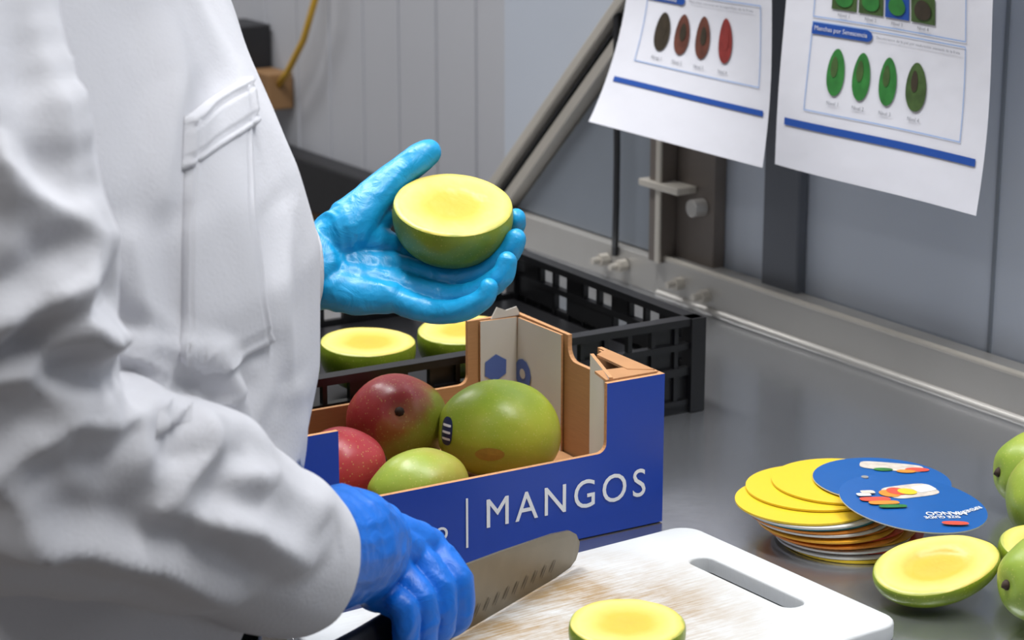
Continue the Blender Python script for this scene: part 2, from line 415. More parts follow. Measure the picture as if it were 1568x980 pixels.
# ------------------------------------------------------------------ posters
def poster(name, s0, w, z0, H, curl, kind):
    def pos(u, h, off=0.0):
        c = curl * max(0, 1 - h / 0.17) ** 2 * (1.0 - 0.8 * u if kind == 0 else 0.5 + 0.4 * u)
        c += 0.003 * math.sin(u * 5.2 + 1 + h * 9) + 0.002 * math.sin(h * 23 + u * 3)
        return W(s0 + u * w, KW - 0.056 - c - off, z0 + h + 0.35 * c * (1 if kind == 0 else 0))
    b = MB(); nu, nh = 28, 44
    vs = [pos(i / nu, H * j / nh) for j in range(nh + 1) for i in range(nu + 1)]
    fs = [(j * (nu + 1) + i, j * (nu + 1) + i + 1, (j + 1) * (nu + 1) + i + 1, (j + 1) * (nu + 1) + i) for j in range(nh) for i in range(nu)]
    b.add(vs, fs, M_paper)
    def rect(u0, u1, h0, h1, m, off=0.0009):
        k = max(1, int((u1 - u0) / 0.04)); g = max(1, int((h1 - h0) / 0.01))
        V = [pos(u0 + (u1 - u0) * i / k, h0 + (h1 - h0) * j / g, off) for j in range(g + 1) for i in range(k + 1)]
        b.add(V, [(j * (k + 1) + i, j * (k + 1) + i + 1, (j + 1) * (k + 1) + i + 1, (j + 1) * (k + 1) + i) for j in range(g) for i in range(k)], m)
    def glyphs(body, u0, h0, width, height, m, off=0.0015):     # real lettering bent onto the sheet
        cu = bpy.data.curves.new('t', 'FONT'); cu.body = body; cu.resolution_u = 2
        t = bpy.data.objects.new('tmp', cu); SC.collection.objects.link(t)
        me = eval_mesh(t); bpy.data.objects.remove(t)
        xs = [v.co.x for v in me.vertices]; ys = [v.co.y for v in me.vertices]
        wx = max(xs) - min(xs); wy = max(ys) - min(ys)
        V = [pos(u0 + (v.co.x - min(xs)) / wx * width, h0 + (v.co.y - min(ys)) / wy * height, off) for v in me.vertices]
        b.add(V, [list(p.vertices) for p in me.polygons], m)
    def ell(u, h, ru, rh, m, off=0.0012, pear=0.12):
        V = [pos(u, h, off)]
        for q in range(28):
            a = 2 * math.pi * q / 28
            V.append(pos(u + ru * math.cos(a) * (1 - pear * math.sin(a)), h + rh * math.sin(a), off))
        b.add(V, [(0, 1 + q, 1 + (q + 1) % 28) for q in range(28)], m)
    def frame(u0, u1, h0, h1, m):
        t = 0.0010
        rect(u0, u1, h0, h0 + t, m); rect(u0, u1, h1 - t, h1, m)
        rect(u0, u0 + t / w, h0, h1, m); rect(u1 - t / w, u1, h0, h1, m)
    if kind == 1:
        rect(0.045, 0.965, 0.042, 0.049, M_pblue)
        frame(0.14, 0.885, 0.060, 0.146, M_pline)
        rect(0.14, 0.40, 0.134, 0.145, M_pblue); ell(0.40, 0.1395, 0.03, 0.0055, M_pblue, pear=0)
        glyphs('Manchas por Senescencia', 0.155, 0.1365, 0.25, 0.0058, M_paper)
        glyphs('Decoloracion de la piel por maduracion avanzada de la fruta', 0.45, 0.1375, 0.41, 0.0034, M_pgrey)
        for i, (u, m) in enumerate(((.275, M_gr1), (.395, M_gr1), (.52, M_gr1), (.655, M_gr2))):
            ell(u, 0.101, 0.041 + .008 * (i == 3), 0.0225, m)
            ell(u - 0.008, 0.106, 0.016, 0.010, M_gr2 if i < 3 else M_av1, 0.0016)
            glyphs('Nivel %d' % (i + 1), u - 0.025, 0.0695, 0.055, 0.0038, M_pgrey)
        for i in range(4):
            rect(0.225 + i * 0.13, 0.345 + i * 0.13, 0.160, 0.184, M_gr2 if i != 2 else M_pblue)
            ell(0.285 + i * 0.13, 0.172, 0.042, 0.009, (M_gr1, M_gr1, M_gr1, M_av1)[i], off=0.0016)
            glyphs('Nivel %d' % (i + 1), 0.26 + i * 0.13, 0.1535, 0.055, 0.0035, M_pgrey)
        frame(0.14, 0.885, 0.150, 0.30, M_pline)
    else:
        rect(0.05, 0.97, 0.052, 0.058, M_pblue)
        frame(0.14, 0.93, 0.080, 0.162, M_pline)
        rect(0.14, 0.36, 0.150, 0.160, M_pblue); ell(0.36, 0.155, 0.03, 0.005, M_pblue, pear=0)
        glyphs('Lenticelas', 0.165, 0.1525, 0.17, 0.0055, M_paper)
        glyphs('Manchas oscuras en la superficie de la fruta', 0.42, 0.1535, 0.46, 0.0034, M_pgrey)
        for i, (u, m) in enumerate(((.27, M_av1), (.395, M_av2), (.53, M_av2), (.685, M_av3))):
            ell(u, 0.118 + 0.001 * i, 0.047, 0.0215 + i * .0006, m)
            ell(u + 0.004, 0.122, 0.02, 0.010, M_av1 if i != 3 else M_av3, 0.0016)
            glyphs('Nivel %d' % (i + 1), u - 0.03, 0.087, 0.06, 0.0038, M_pgrey)
    rect(0.1, 0.9, 0.34, 0.37, M_pblue); rect(0.1, 0.6, 0.385, 0.405, M_pblue)
    b.build(name, smooth=True)
poster('hanging_poster', -1.965, 0.247, TZ + 0.194, 0.435, 0.048, 0)
poster('hanging_poster.001', -1.700, 0.284, TZ + 0.204, 0.425, 0.012, 1)

# ------------------------------------------------------------------ cardboard mango box
ang = math.radians(31); ux = Vector((math.cos(ang), math.sin(ang), 0)); uy = Vector((-ux.y, ux.x, 0))
FR = Vector((0.122, 1.716, TZ + 0.001)); BL, BW = 0.346, 0.224
FLc = FR - ux * BL
box = empty('cardboard_mango_box')
T = 0.004
def arc(cx, cy, r, a0, a1, n=5): return [(cx + r * math.cos(math.radians(a0 + (a1 - a0) * i / n)), cy + r * math.sin(math.radians(a0 + (a1 - a0) * i / n))) for i in range(n + 1)]
def long_profile(L, pw, hp, hl, r=0.008):
    p = [(0, 0), (L, 0), (L, hp), (L - pw, hp)]
    p += [(L - pw, hl + r)] + arc(L - pw - r, hl + r, r, 0, -90)[1:]
    p += arc(pw + r, hl + r, r, -90, -180)
    p += [(pw, hp), (0, hp)]
    return p
b = MB()
pf = long_profile(BL, 0.055, 0.125, 0.068)
b.prism(pf, FLc, ux, Z, uy * T, M_blue, M_kraft, M_kraft2)
b.prism(pf, FLc + uy * BW, ux, Z, -uy * T, M_kraft, M_kraft, M_kraft2)
def end_profile(L, r=0.012):
    h = 0.125; l = 0.103; a = 0.088; c = 0.082
    return [(0, 0), (L, 0), (L, h), (L - c, h)] + arc(L - c - r, l + r, r, 0, -90) + arc(a + r, l + r, r, -90, -180) + [(a, h), (0, h)]
pe = end_profile(BW - 2 * T)
b.prism(pe, FR + uy * T, uy, Z, -ux * T, M_blue, M_kraft, M_kraft2)
b.prism(pe, FLc + uy * T, uy, Z, ux * T, M_blue, M_kraft, M_kraft2)
b.obox(FLc + ux * BL / 2 + uy * BW / 2 + Z * 0.003, ux * (BL / 2 - .001), uy * (BW / 2 - .001), Z * 0.003, M_kraft)
b.obox(FLc + ux * BL / 2 + uy * BW / 2 + Z * 0.013, ux * (BL / 2 - .006), uy * (BW / 2 - .006), Z * 0.007, M_kraft)
def liner(O, ax, w, h0, h1, nrm, m=M_whiteb):
    b.prism([(0, h0), (w, h0), (w, h1), (0.003, h1 - 0.001)], O, ax, Z, nrm * 0.002, m, m, M_kraft2)
liner(FR + uy * (BW - T - .001) - ux * T, -ux, 0.040, 0.004, 0.124, -uy)
liner(FR + uy * (BW - T - .002) - ux * (T + .001), -uy, 0.074, 0.004, 0.124, -ux)
liner(FR + uy * (T + .002) - ux * (T + .001), uy, 0.080, 0.004, 0.1245, -ux, M_kraft)
liner(FR + uy * (T + .001) - ux * T, -ux, 0.046, 0.004, 0.1245, uy)
P1 = FR - ux * 0.050 + uy * (T + 0.001); P2 = FR - ux * 0.014 + uy * 0.088
dg = (P2 - P1); Ld = dg.length; dg.normalize()
b.prism([(0, 0.004), (Ld, 0.004), (Ld, 0.122), (0, 0.128)], P1, dg, Z, dg.cross(Z) * 0.003, M_whiteb, M_whiteb, M_kraft2)
b.prism([(0, 0), (0.05, 0), (0.038, 0.022), (0.006, 0.026)], FR - ux * 0.052 + uy * 0.006 + Z * 0.124, ux, uy, Z * 0.002, M_kraft, M_kraft, M_kraft2)
b.prism([(0, 0), (0.07, 0), (0.06, 0.016), (0.012, 0.018)], FR - ux * 0.003 + uy * 0.010 + Z * 0.1245, uy, -ux, Z * 0.002, M_kraft, M_kraft, M_kraft2)
b.prism([(0, 0), (0.03, 0), (0.026, 0.008), (0.015, 0.006), (0.006, 0.010)], FR + uy * (BW - T) - ux * 0.032 + Z * 0.124, ux, Z, -uy * 0.001, M_whiteb, M_whiteb, M_whiteb)
b.build('tray', box)
outn = -uy
text_obj('label_text', 'MANGOS', frame_matrix(FR - ux * 0.1655 + Z * 0.0255 + outn * 0.0006, ux, Z, outn), 0.148, M_ink, box, 1.25, 0.0235)
text_obj('label_text_small', 'mango', frame_matrix(FR - ux * 0.262 + Z * 0.018 + outn * 0.0006, ux, Z, outn), 0.062, M_ink, box, 1.05)
b = MB(); b.obox(FR - ux * 0.183 + Z * 0.033 + outn * 0.0006, ux * 0.0009, uy * 0.0003, Z * 0.020, M_ink)
def hexlogo(O, ax, nrm, r, hollow):
    def ring(rr, off, m, n=6, a0=0.5):
        V = [O + ax * math.cos(a0 + 2 * math.pi * q / n) * rr + Z * math.sin(a0 + 2 * math.pi * q / n) * rr + nrm * off for q in range(n)]
        b.add(V, [list(range(n))], m)
    if hollow:
        ring(r, .0006, M_logo, 12); ring(r * .35, .0009, M_whiteb, 10)
    else: ring(r, .0006, M_logo)
hexlogo(FR + uy * (BW - T - .003) - ux * 0.029 + Z * 0.080, ux, -uy, 0.0125, False)
hexlogo(FR + uy * (BW - 0.018) - ux * (T + .003) + Z * 0.074, uy, -ux, 0.0135, True)
b.build('printed_marks', box)

# ------------------------------------------------------------------ mangoes
def mango(name, loc, abc, rot, m, stem=True):
    a, bb, c = abc; b = MB(); b.ellipsoid((0, 0, 0), (1, 0, 0), (0, 1, 0), (0, 0, 1), m, 48, 32)
    for v in b.v:
        x, y, z = v.z, v.y, v.x
        k = 1 + 0.10 * x
        dim = 0.09 * math.exp(-((1 + x) / 0.05)) if x < 0 else 0
        lump = 1 + 0.03 * noise.noise(Vector((x * 1.7 + a * 90, y * 1.7, z * 1.7)))
        X = a * (x + dim)
        v.x, v.y, v.z = X * lump, bb * y * k * lump, c * (z * (1 + 0.06 * x) - 0.09 * x * x + 0.03) * lump
    if stem: b.tube([(-a * 0.90, 0, -c * .06), (-a * 0.96, 0, -c * .06), (-a * 0.99, 0.0005, -c * .05)], [0.0045, 0.0030, 0.0026], M_stem, 8)
    R = Matrix.Rotation(rot[2], 4, 'Z') @ Matrix.Rotation(rot[1], 4, 'Y') @ Matrix.Rotation(rot[0], 4, 'X')
    return b.build(name, smooth=True, matrix=Matrix.Translation(loc) @ R)
RG = [(0.0, (150, 44, 50)), (0.42, (156, 54, 52)), (0.62, (158, 104, 52)), (0.82, (146, 150, 52))]
GG = [(0.0, (120, 148, 40)), (0.4, (152, 166, 48)), (0.75, (172, 172, 60)), (1.0, (184, 152, 66))]
G2 = [(0.0, (124, 152, 58)), (0.5, (150, 166, 60)), (0.9, (166, 142, 62))]
RD = [(0.0, (166, 50, 58)), (0.5, (176, 62, 64)), (0.95, (150, 84, 52))]
z0 = TZ + 0.021
ms1 = mango_skin('skin_red_green', RG, (0.2, -0.9, -0.45), 14, 0.60)
ms2 = mango_skin('skin_green_yellow', GG, (0.2, -0.3, -0.9), 8, 0.5)
ms3 = mango_skin('skin_red', RD, (0, 0.2, -1), 8, 0.3)
ms4 = mango_skin('skin_green', G2, (0.6, 0, 0.6), 8, 0.4)
mango('mango', (-0.096, 1.790, z0 + 0.0405), (0.051, 0.043, 0.0395), (0.1, 0.55, math.radians(96)), ms1)
mango('mango.001', (-0.011, 1.764, z0 + 0.042), (0.053, 0.044, 0.0405), (0.0, 0.12, math.radians(12)), ms2, stem=False)
mango('mango.002', (-0.136, 1.702, z0 + 0.0315), (0.037, 0.033, 0.031), (0.0, 0.1, math.radians(200)), ms3)
mango('mango.003', (-0.074, 1.662, z0 + 0.0285), (0.042, 0.030, 0.0278), (0.1, -0.1, math.radians(26)), ms4)
mango('mango.004', (0.385, 1.498, TZ + 0.036), (0.040, 0.035, 0.034), (0, 0.1, math.radians(20)), ms4)
mango('mango.005', (0.426, 1.656, TZ + 0.041), (0.045, 0.040, 0.039), (0, 0.1, math.radians(60)), ms4)
mango('mango.006', (0.430, 1.744, TZ + 0.034), (0.036, 0.034, 0.033), (0, 0.1, math.radians(10)), ms4)
def decal_patch(name, target, origin, direction, w, h, m, parent, rings=4, off=0.0006, pw=1.0):
    C.view_layer.update()
    me = target.data; mw = target.matrix_world
    bv = BVHTree.FromPolygons([mw @ v.co for v in me.vertices], [list(p.vertices) for p in me.polygons])
    dr = Vector(direction).normalized(); x = dr.cross(Z).normalized(); y = x.cross(dr)
    V = []; seg = 24
    for r in range(rings + 1):
        for q in range(seg):
            a = 2 * math.pi * q / seg; rr = r / rings
            p = Vector(origin) + x * math.copysign(abs(math.cos(a)) ** pw, math.cos(a)) * w * rr + y * math.copysign(abs(math.sin(a)) ** pw, math.sin(a)) * h * rr
            hit = bv.ray_cast(p - dr * 0.2, dr)
            if hit[0] is None: return None
            V.append(hit[0] - dr * off)
    b = MB(); fs = []
    for r in range(rings):
        for q in range(seg):
            q2 = (q + 1) % seg; fs.append((r * seg + q, r * seg + q2, (r + 1) * seg + q2, (r + 1) * seg + q))
    b.add(V, fs, m)
    o = b.build(name, smooth=True)
    o.parent = target; o.matrix_parent_inverse = target.matrix_world.inverted()
    return o
big = bpy.data.objects['mango.001']
decal_patch('scar', big, (-0.018, 1.75, z0 + 0.029), (0.0, 0.95, -0.2), 0.012, 0.0055, M_spot, big, off=0.0003)
decal_patch('sticker', big, (-0.046, 1.76, z0 + 0.047), (0.3, 0.9, -0.1), 0.0062, 0.0115, M_stk, big, pw=0.8)
for i in range(3):
    decal_patch('sticker_print_%d' % i, big, (-0.046, 1.76, z0 + 0.041 + i * 0.0055), (0.3, 0.9, -0.1), 0.0045, 0.0010, M_ink, big, off=0.0010, pw=0.3)

def mango_half(name, loc, a, bb, c, rot, skin, stone=0.0012, sx=0.1):
    fm = flesh_mat('flesh_' + name, a, bb)
    b = MB(); seg = 56
    def outline(q):
        t = 2 * math.pi * q / seg; x = math.cos(t); y = math.sin(t) * (1 - sx * x)
        return x, y
    V = [(0, 0, -stone)]; rr = [0.15, .3, .42, .5, .58, .75, .9, .97, 1.0]; F_ = []
    for r in rr:
        for q in range(seg):
            x, y = outline(q)
            zz = -stone * (1 - smoothstep(.42, .6, r)) - (0.0012 if r == 1.0 else 0) + 0.0005 * noise.noise(Vector((x * r * 3, y * r * 3, loc[0] * 40)))
            V.append((a * x * r, bb * y * r, zz))
    F_ += [(0, 1 + q, 1 + (q + 1) % seg) for q in range(seg)]
    for i in range(len(rr) - 1):
        for q in range(seg):
            q2 = (q + 1) % seg; F_.append((1 + i * seg + q, 1 + i * seg + q2, 1 + (i + 1) * seg + q2, 1 + (i + 1) * seg + q))
    b.add(V, F_, fm)
    V = []; F2 = []; K = 16
    for i in range(K):
        ph = (math.pi / 2) * i / K
        rad = math.cos(ph) ** 0.8 * (1 + 0.10 * math.sin(ph * 2)); dz = -c * math.sin(ph) ** 1.05
        if i == 0: rad = 1.0; dz = -0.0012
        for q in range(seg):
            x, y = outline(q); V.append((a * x * rad, bb * y * rad, dz))
    V.append((0, 0, -c))
    for i in range(K - 1):
        for q in range(seg):
            q2 = (q + 1) % seg; F2.append((i * seg + q, i * seg + q2, (i + 1) * seg + q2, (i + 1) * seg + q))
    F2 += [((K - 1) * seg + q, (K - 1) * seg + (q + 1) % seg, len(V) - 1) for q in range(seg)]
    b.add(V, F2, skin)
    R = Matrix.Rotation(rot[2], 4, 'Z') @ Matrix.Rotation(rot[1], 4, 'Y') @ Matrix.Rotation(rot[0], 4, 'X')
    return b.build(name, smooth=True, matrix=Matrix.Translation(loc) @ R, angle=1.0)
SKH = [(0.0, (98, 118, 28)), (0.45, (126, 146, 36)), (0.8, (146, 158, 46)), (1.0, (150, 130, 50))]
mh = mango_skin('skin_half_green', SKH, (0.5, 0.3, 0.9), 10, 0.55)
HM = Vector((-0.047, 1.75, TZ + 0.257))
mango_half('mango_half', HM, 0.0475, 0.043, 0.052, (math.radians(23), math.radians(4), math.radians(-3)), mh, 0.0012, 0.02)
mango_half('mango_half.001', (0.313, 1.548, TZ + 0.030), 0.0475, 0.036, 0.024, (math.radians(10), math.radians(-11), math.radians(14)), mh, 0.0035)
mango_half('mango_half.002', (0.408, 1.575, TZ + 0.033), 0.044, 0.034, 0.028, (math.radians(10), math.radians(4), math.radians(20)), mh)
mango_half('mango_half.003', (0.077, 1.388, TZ + 0.050), 0.0385, 0.036, 0.035, (math.radians(4), 0, math.radians(12)), mh, 0.0008, 0.04)

# ------------------------------------------------------------------ black plastic crate with halves
cr = empty('plastic_crate')
CC = Vector((0.176, 2.022, TZ + 0.0005)); CL, CW_, CHh = 0.52, 0.33, 0.091
def cpt(u, v, z): return CC - ux * u + uy * v + Z * z
b = MB()
def side(O, ax, L, inn):
    h = CHh
    def bx(u0, u1, z0_, z1, t=0.003, off=0.003):
        b.obox(O + ax * (u0 + u1) / 2 + inn * off + Z * (z0_ + z1) / 2, ax * (u1 - u0) / 2, inn * t, Z * (z1 - z0_) / 2, M_crate)
    bx(0, L, h - 0.007, h, 0.007, 0.005)
    bx(0, L, h - 0.030, h - 0.024, 0.004, 0.004)
    bx(0, L, 0.0, 0.012, 0.004, 0.004)
    bx(0, L, 0.036, 0.044)
    n = int(L / 0.026)
    for i in range(n + 1):
        u = L * i / n; bx(max(0, u - 0.0022), min(L, u + 0.0022), 0, h - 0.004, 0.003, 0.004)
    for i in range(n):
        u = L * i / n; bx(u, u + L / n, 0.012, 0.036, 0.0015, 0.006)
        if i % 4: bx(u, u + L / n, 0.044, h - 0.030, 0.0015, 0.006)
        if i % 3 == 1: bx(u, u + L / n, h - 0.024, h - 0.007, 0.0015, 0.006)
side(cpt(0, 0, 0), -ux, CL, uy)
side(cpt(0, CW_, 0), -ux, CL, -uy)
side(cpt(0, 0, 0), uy, CW_, -ux)
side(cpt(CL, 0, 0), uy, CW_, ux)
b.obox(cpt(CL / 2, CW_ / 2, 0.004), ux * CL / 2, uy * CW_ / 2, Z * 0.003, M_crate)
for u in (0.004, CL - 0.004):
    for v in (0.004, CW_ - 0.004): b.obox(cpt(u, v, CHh / 2), ux * 0.008, uy * 0.008, Z * CHh / 2, M_crate)
b.build('basket', cr, bevel=0.0012)
b = MB(); b.obox(cpt(CL / 2, CW_ / 2, 0.025), ux * (CL / 2 - .012), uy * (CW_ / 2 - .012), Z * 0.015, M_crate)
b.build('liner_tray', cr, bevel=0.002)
mango_half('mango_half.004', (-0.130, 1.950, TZ + 0.088), 0.043, 0.036, 0.046, (0.1, 0.02, 0.25), mh)
mango_half('mango_half.005', (-0.044, 1.992, TZ + 0.088), 0.043, 0.036, 0.046, (0.1, -0.03, 0.3), mh)
mango_half('mango_half.006', (-0.214, 1.895, TZ + 0.085), 0.044, 0.036, 0.044, (0.08, 0, 0.3), mh)

# ------------------------------------------------------------------ cutting board
bu = Vector((0.820, 0.572, 0)).normalized()
C1 = Vector((0.139, 1.676, TZ)); BWd = 0.243; BLn = 0.365
def rrect(x0, x1, y0, y1, r, n=6):
    return arc(x1 - r, y1 - r, r, 0, 90, n) + arc(x0 + r, y1 - r, r, 90, 180, n) + arc(x0 + r, y0 + r, r, 180, 270, n) + arc(x1 - r, y0 + r, r, 270, 360, n)
cu = bpy.data.curves.new('cb', 'CURVE'); cu.dimensions = '2D'; cu.fill_mode = 'BOTH'; cu.extrude = 0.0045; cu.bevel_depth = 0.002; cu.bevel_resolution = 2
def spl(pts):
    s = cu.splines.new('POLY'); s.points.add(len(pts) - 1); s.use_cyclic_u = True
    for p, q in zip(s.points, pts): p.co = (q[0], q[1], 0, 1)
spl(rrect(-BLn + 0.002, -0.002, -BWd + .002, -0.002, 0.016))
spl(rrect(-0.054, -0.030, -0.180, -0.060, 0.0105))
t = bpy.data.objects.new('tmp', cu); SC.collection.objects.link(t); me = eval_mesh(t); bpy.data.objects.remove(t)
me.materials.clear(); me.materials.append(M_board)
o = bpy.data.objects.new('cutting_board', me); link(o)
o.matrix_world = frame_matrix(C1 + Z * 0.0068, bu, Vector((-bu.y, bu.x, 0)), Z)

# ------------------------------------------------------------------ ripeness wheel cards
cards = empty('ripeness_card_stack')
cY = mat('card_yellow', (222, 188, 40), 0.35, var=0.03); cO = mat('card_orange', (220, 134, 46), 0.35); cR = mat('card_red', (214, 78, 58), 0.35)
cW = mat('card_white', (210, 210, 206), 0.35); cB = mat('card_blue', (22, 86, 154), 0.3, var=0.1, vscale=40); cT = mat('card_teal', (70, 150, 170), 0.35); cYo = mat('card_amber', (226, 164, 48), 0.35)
cP = mat('card_photo', (196, 186, 174), 0.35, var=0.4, vscale=160)
fan = [((.270, 1.677), cY), ((.265, 1.679), cW), ((.273, 1.686), cR), ((.262, 1.680), cW), ((.267, 1.687), cYo), ((.256, 1.679), cO), ((.260, 1.687), cR), ((.250, 1.679), cYo), ((.253, 1.687), cO), ((.246, 1.681), cW),
       ((.243, 1.682), cO), ((.240, 1.684), cT), ((.238, 1.681), cW), ((.233, 1.684), cY), ((.244, 1.709), cY), ((.266, 1.719), cY)]
def disc(b, c, r, z, th, m, edge, tilt=(0, 0)):
    seg = 64; top = []; bot = []
    for q in range(seg):
        a = 2 * math.pi * q / seg; x = r * math.cos(a); y = r * math.sin(a); dz = x * tilt[0] + y * tilt[1]
        top.append(Vector((c[0] + x, c[1] + y, z + th + dz))); bot.append(Vector((c[0] + x, c[1] + y, z + dz)))
    b.add(top, [list(range(seg))], m); b.add(bot, [list(range(seg))[::-1]], edge)
    b.add(top + bot, [(q, seg + q, seg + (q + 1) % seg, (q + 1) % seg) for q in range(seg)], edge)
b = MB(); z = TZ + 0.0005
for i, (c, m) in enumerate(fan):
    disc(b, c, 0.0555, z, 0.0016, m, m); z += 0.0022
zt = z
disc(b, (.299, 1.716), 0.0555, zt, 0.001, cB, cW, (-0.02, 0))
FC = (.313, 1.652); TX, TY = -0.10, 0.05
disc(b, FC, 0.0575, zt + 0.003, 0.001, cB, cW, (TX, TY))
b.tube([(.282, 1.697, zt), (.282, 1.697, zt + 0.010)], 0.003, M_steel2)
b.build('cards', cards)
def flat_ell(b, c, z, rx, ry, m, rot=0, tilt=(0, 0), c0=(0, 0), n=24, pw=1.0):
    V = []
    for q in range(n):
        a = 2 * math.pi * q / n; x = rx * math.copysign(abs(math.cos(a)) ** pw, math.cos(a)); y = ry * math.copysign(abs(math.sin(a)) ** pw, math.sin(a))
        X = c[0] + x * math.cos(rot) - y * math.sin(rot); Y = c[1] + x * math.sin(rot) + y * math.cos(rot)
        V.append(Vector((X, Y, z + (X - c0[0]) * tilt[0] + (Y - c0[1]) * tilt[1])))
    b.add(V, [list(range(n))], m)
b = MB(); zz = zt + 0.0043; kw = dict(tilt=(TX, TY), c0=FC)
for k, (dx, dy, rx, ry, m, r, pw) in enumerate(((.002, .024, .024, .012, cP, .5, .5), (.014, .032, .010, .006, cW, .6, .4), (-.016, .014, .009, .007, cO, .3, 1), (-.009, .020, .009, .007, cR, .2, 1), (-.001, .021, .008, .006, cY, .2, 1),
                                (-.030, -.002, .013, .004, cR, .3, .6), (-.024, -.008, .013, .0035, cO, .3, .6), (-.018, -.014, .012, .003, M_gr1, .3, .6), (-.038, .004, .006, .003, cW, .3, .5), (-.034, .010, .006, .003, cP, .3, .5), (.026, -.038, .011, .0035, cR, .2, .8))):
    flat_ell(b, (FC[0] + dx, FC[1] + dy), zz + .00015 * k, rx, ry, m, r, pw=pw, **kw)
kw = dict(tilt=(-0.02, 0), c0=(.299, 1.716)); zz = zt + 0.0014
flat_ell(b, (.312, 1.748), zz, .026, .010, cP, -0.2, pw=.5, **kw); flat_ell(b, (.332, 1.741), zz + .0003, .010, .005, cR, 0, **kw); flat_ell(b, (.322, 1.736), zz + .0004, .008, .004, cO, 0, **kw); flat_ell(b, (.304, 1.740), zz + .0003, .008, .004, M_gr1, 0, **kw)
b.build('card_print', cards)
def flat_text(body, c, w, rot, c0=FC, tx=TX, ty=TY, zo=0.0047):
    x = Matrix.Rotation(rot, 3, 'Z') @ Vector((1, 0, 0)); x = Vector((x.x, x.y, tx * x.x + ty * x.y)).normalized()
    nz = Vector((-tx, -ty, 1)).normalized(); y = nz.cross(x)
    text_obj('card_text', body, frame_matrix(Vector((c0[0] + c[0], c0[1] + c[1], zt + zo + c[0] * tx + c[1] * ty)), x, y, nz), w, M_ink, cards)
flat_text('MANGO', (.038, -.010), 0.034, math.radians(196))
flat_text('RIPENESS &', (.052, .004), 0.030, math.radians(222))
flat_text('SIZE GUIDE', (.032, -.020), 0.030, math.radians(196))
flat_text('MANGO 10 PLUS', (.030, .000), 0.050, math.radians(186), (.299, 1.716), -.02, 0, 0.0016)

# ------------------------------------------------------------------ chef knife
kn = empty('chef_knife')
ka = Vector((0.545, 0.839, 0)).normalized(); km = Vector((ka.y, -ka.x, 0))
KP = Vector((-0.036, 1.452, 0))
def kpt(t, z, m=0): return KP + ka * t + km * m + Z * z
ze = TZ + 0.0145
prof = [(-0.028, 0.000), (0.06, 0.000), (0.125, 0.000), (0.146, 0.0015), (0.154, 0.005), (0.158, 0.011), (0.158, 0.018), (0.153, 0.026), (0.143, 0.032), (0.12, 0.0365), (0.05, 0.045), (-0.028, 0.053)]
b = MB()
prof = [(p[0], p[1] + ze) for p in prof]
n = len(prof)
edgei = [0.0002 if i <= 5 else 0.0011 for i in range(n)]
A = [kpt(p[0], p[1], edgei[i]) for i, p in enumerate(prof)]; B_ = [kpt(p[0], p[1], -edgei[i]) for i, p in enumerate(prof)]
b.add(A, [list(range(n))], M_blade); b.add(B_, [list(range(n))[::-1]], M_blade)
for i in range(n):
    j = (i + 1) % n; b.add([A[i], A[j], B_[j], B_[i]], [(0, 1, 2, 3)], M_blade)
for i in range(11):
    t = -0.005 + i * 0.0125
    V = [kpt(t + 0.0011 * math.cos(2 * math.pi * q / 14) + 0.0035 * math.sin(2 * math.pi * q / 14), ze + 0.011 + 0.0042 * math.sin(2 * math.pi * q / 14), 0.0013) for q in range(14)]
    b.add(V, [list(range(14))], M_dimple)
b.build('blade', kn)
b = MB()
def hring(t, hw, hh, zc): return [kpt(t, zc + hh * math.sin(2 * math.pi * q / 16), hw * math.cos(2 * math.pi * q / 16)) for q in range(16)]
rings = [(-0.022, .006, .011, ze + .033), (-0.03, .008, .013, ze + .033), (-0.07, .0085, .0135, ze + .033), (-0.115, .0085, .013, ze + .032), (-0.14, .010, .015, ze + .030), (-0.152, .009, .014, ze + .028)]
V = []; F_ = []
for r in rings: V += hring(*r)
for i in range(len(rings) - 1):
    for q in range(16): F_.append((i * 16 + q, i * 16 + (q + 1) % 16, (i + 1) * 16 + (q + 1) % 16, (i + 1) * 16 + q))
F_ += [list(range(16))[::-1], [(len(rings) - 1) * 16 + q for q in range(16)]]
b.add(V, F_, M_handle)
V = hring(-0.150, .0095, .0145, ze + .028) + hring(-0.158, .007, .011, ze + .028)
b.add(V, [(q, (q + 1) % 16, 16 + (q + 1) % 16, 16 + q) for q in range(16)] + [[16 + q for q in range(16)]], M_red)
b.build('handle', kn, smooth=True, angle=0.8)

# ------------------------------------------------------------------ worker
wk = empty('worker')
f = Vector((0.966, -0.26, 0)); l = Vector((0.26, 0.966, 0))
R_ARM = [Vector(p) for p in ((-0.31, 1.15, 1.385), (-0.280, 1.118, 1.27), (-0.268, 1.125, 1.155), (-0.190, 1.190, 1.105), (-0.135, 1.303, 1.026))]
R_R = [0.078, 0.078, 0.070, 0.061, 0.048]
L_ARM = [Vector(p) for p in ((-0.275, 1.505, 1.345), (-0.31, 1.57, 1.25), (-0.34, 1.62, 1.125), (-0.26, 1.685, 1.112), (-0.168, 1.741, 1.105))]
L_R = [0.062, 0.062, 0.062, 0.052, 0.042]
b = MB()
rings = [(0.60, -.33, 1.30, .20, .150), (0.80, -.325, 1.305, .19, .145), (0.98, -.310, 1.322, .185, .144), (1.06, -.289, 1.345, .188, .147), (1.12, -.277, 1.355, .19, .147),
         (1.20, -.270, 1.36, .19, .140), (1.25, -.272, 1.36, .19, .127), (1.286, -.274, 1.36, .188, .113), (1.325, -.276, 1.36, .182, .096), (1.366, -.276, 1.36, .172, .078), (1.405, -.274, 1.36, .145, .064), (1.435, -.270, 1.36, .09, .060), (1.455, -.267, 1.36, .065, .058)]
V = []; F_ = []; sg = 48
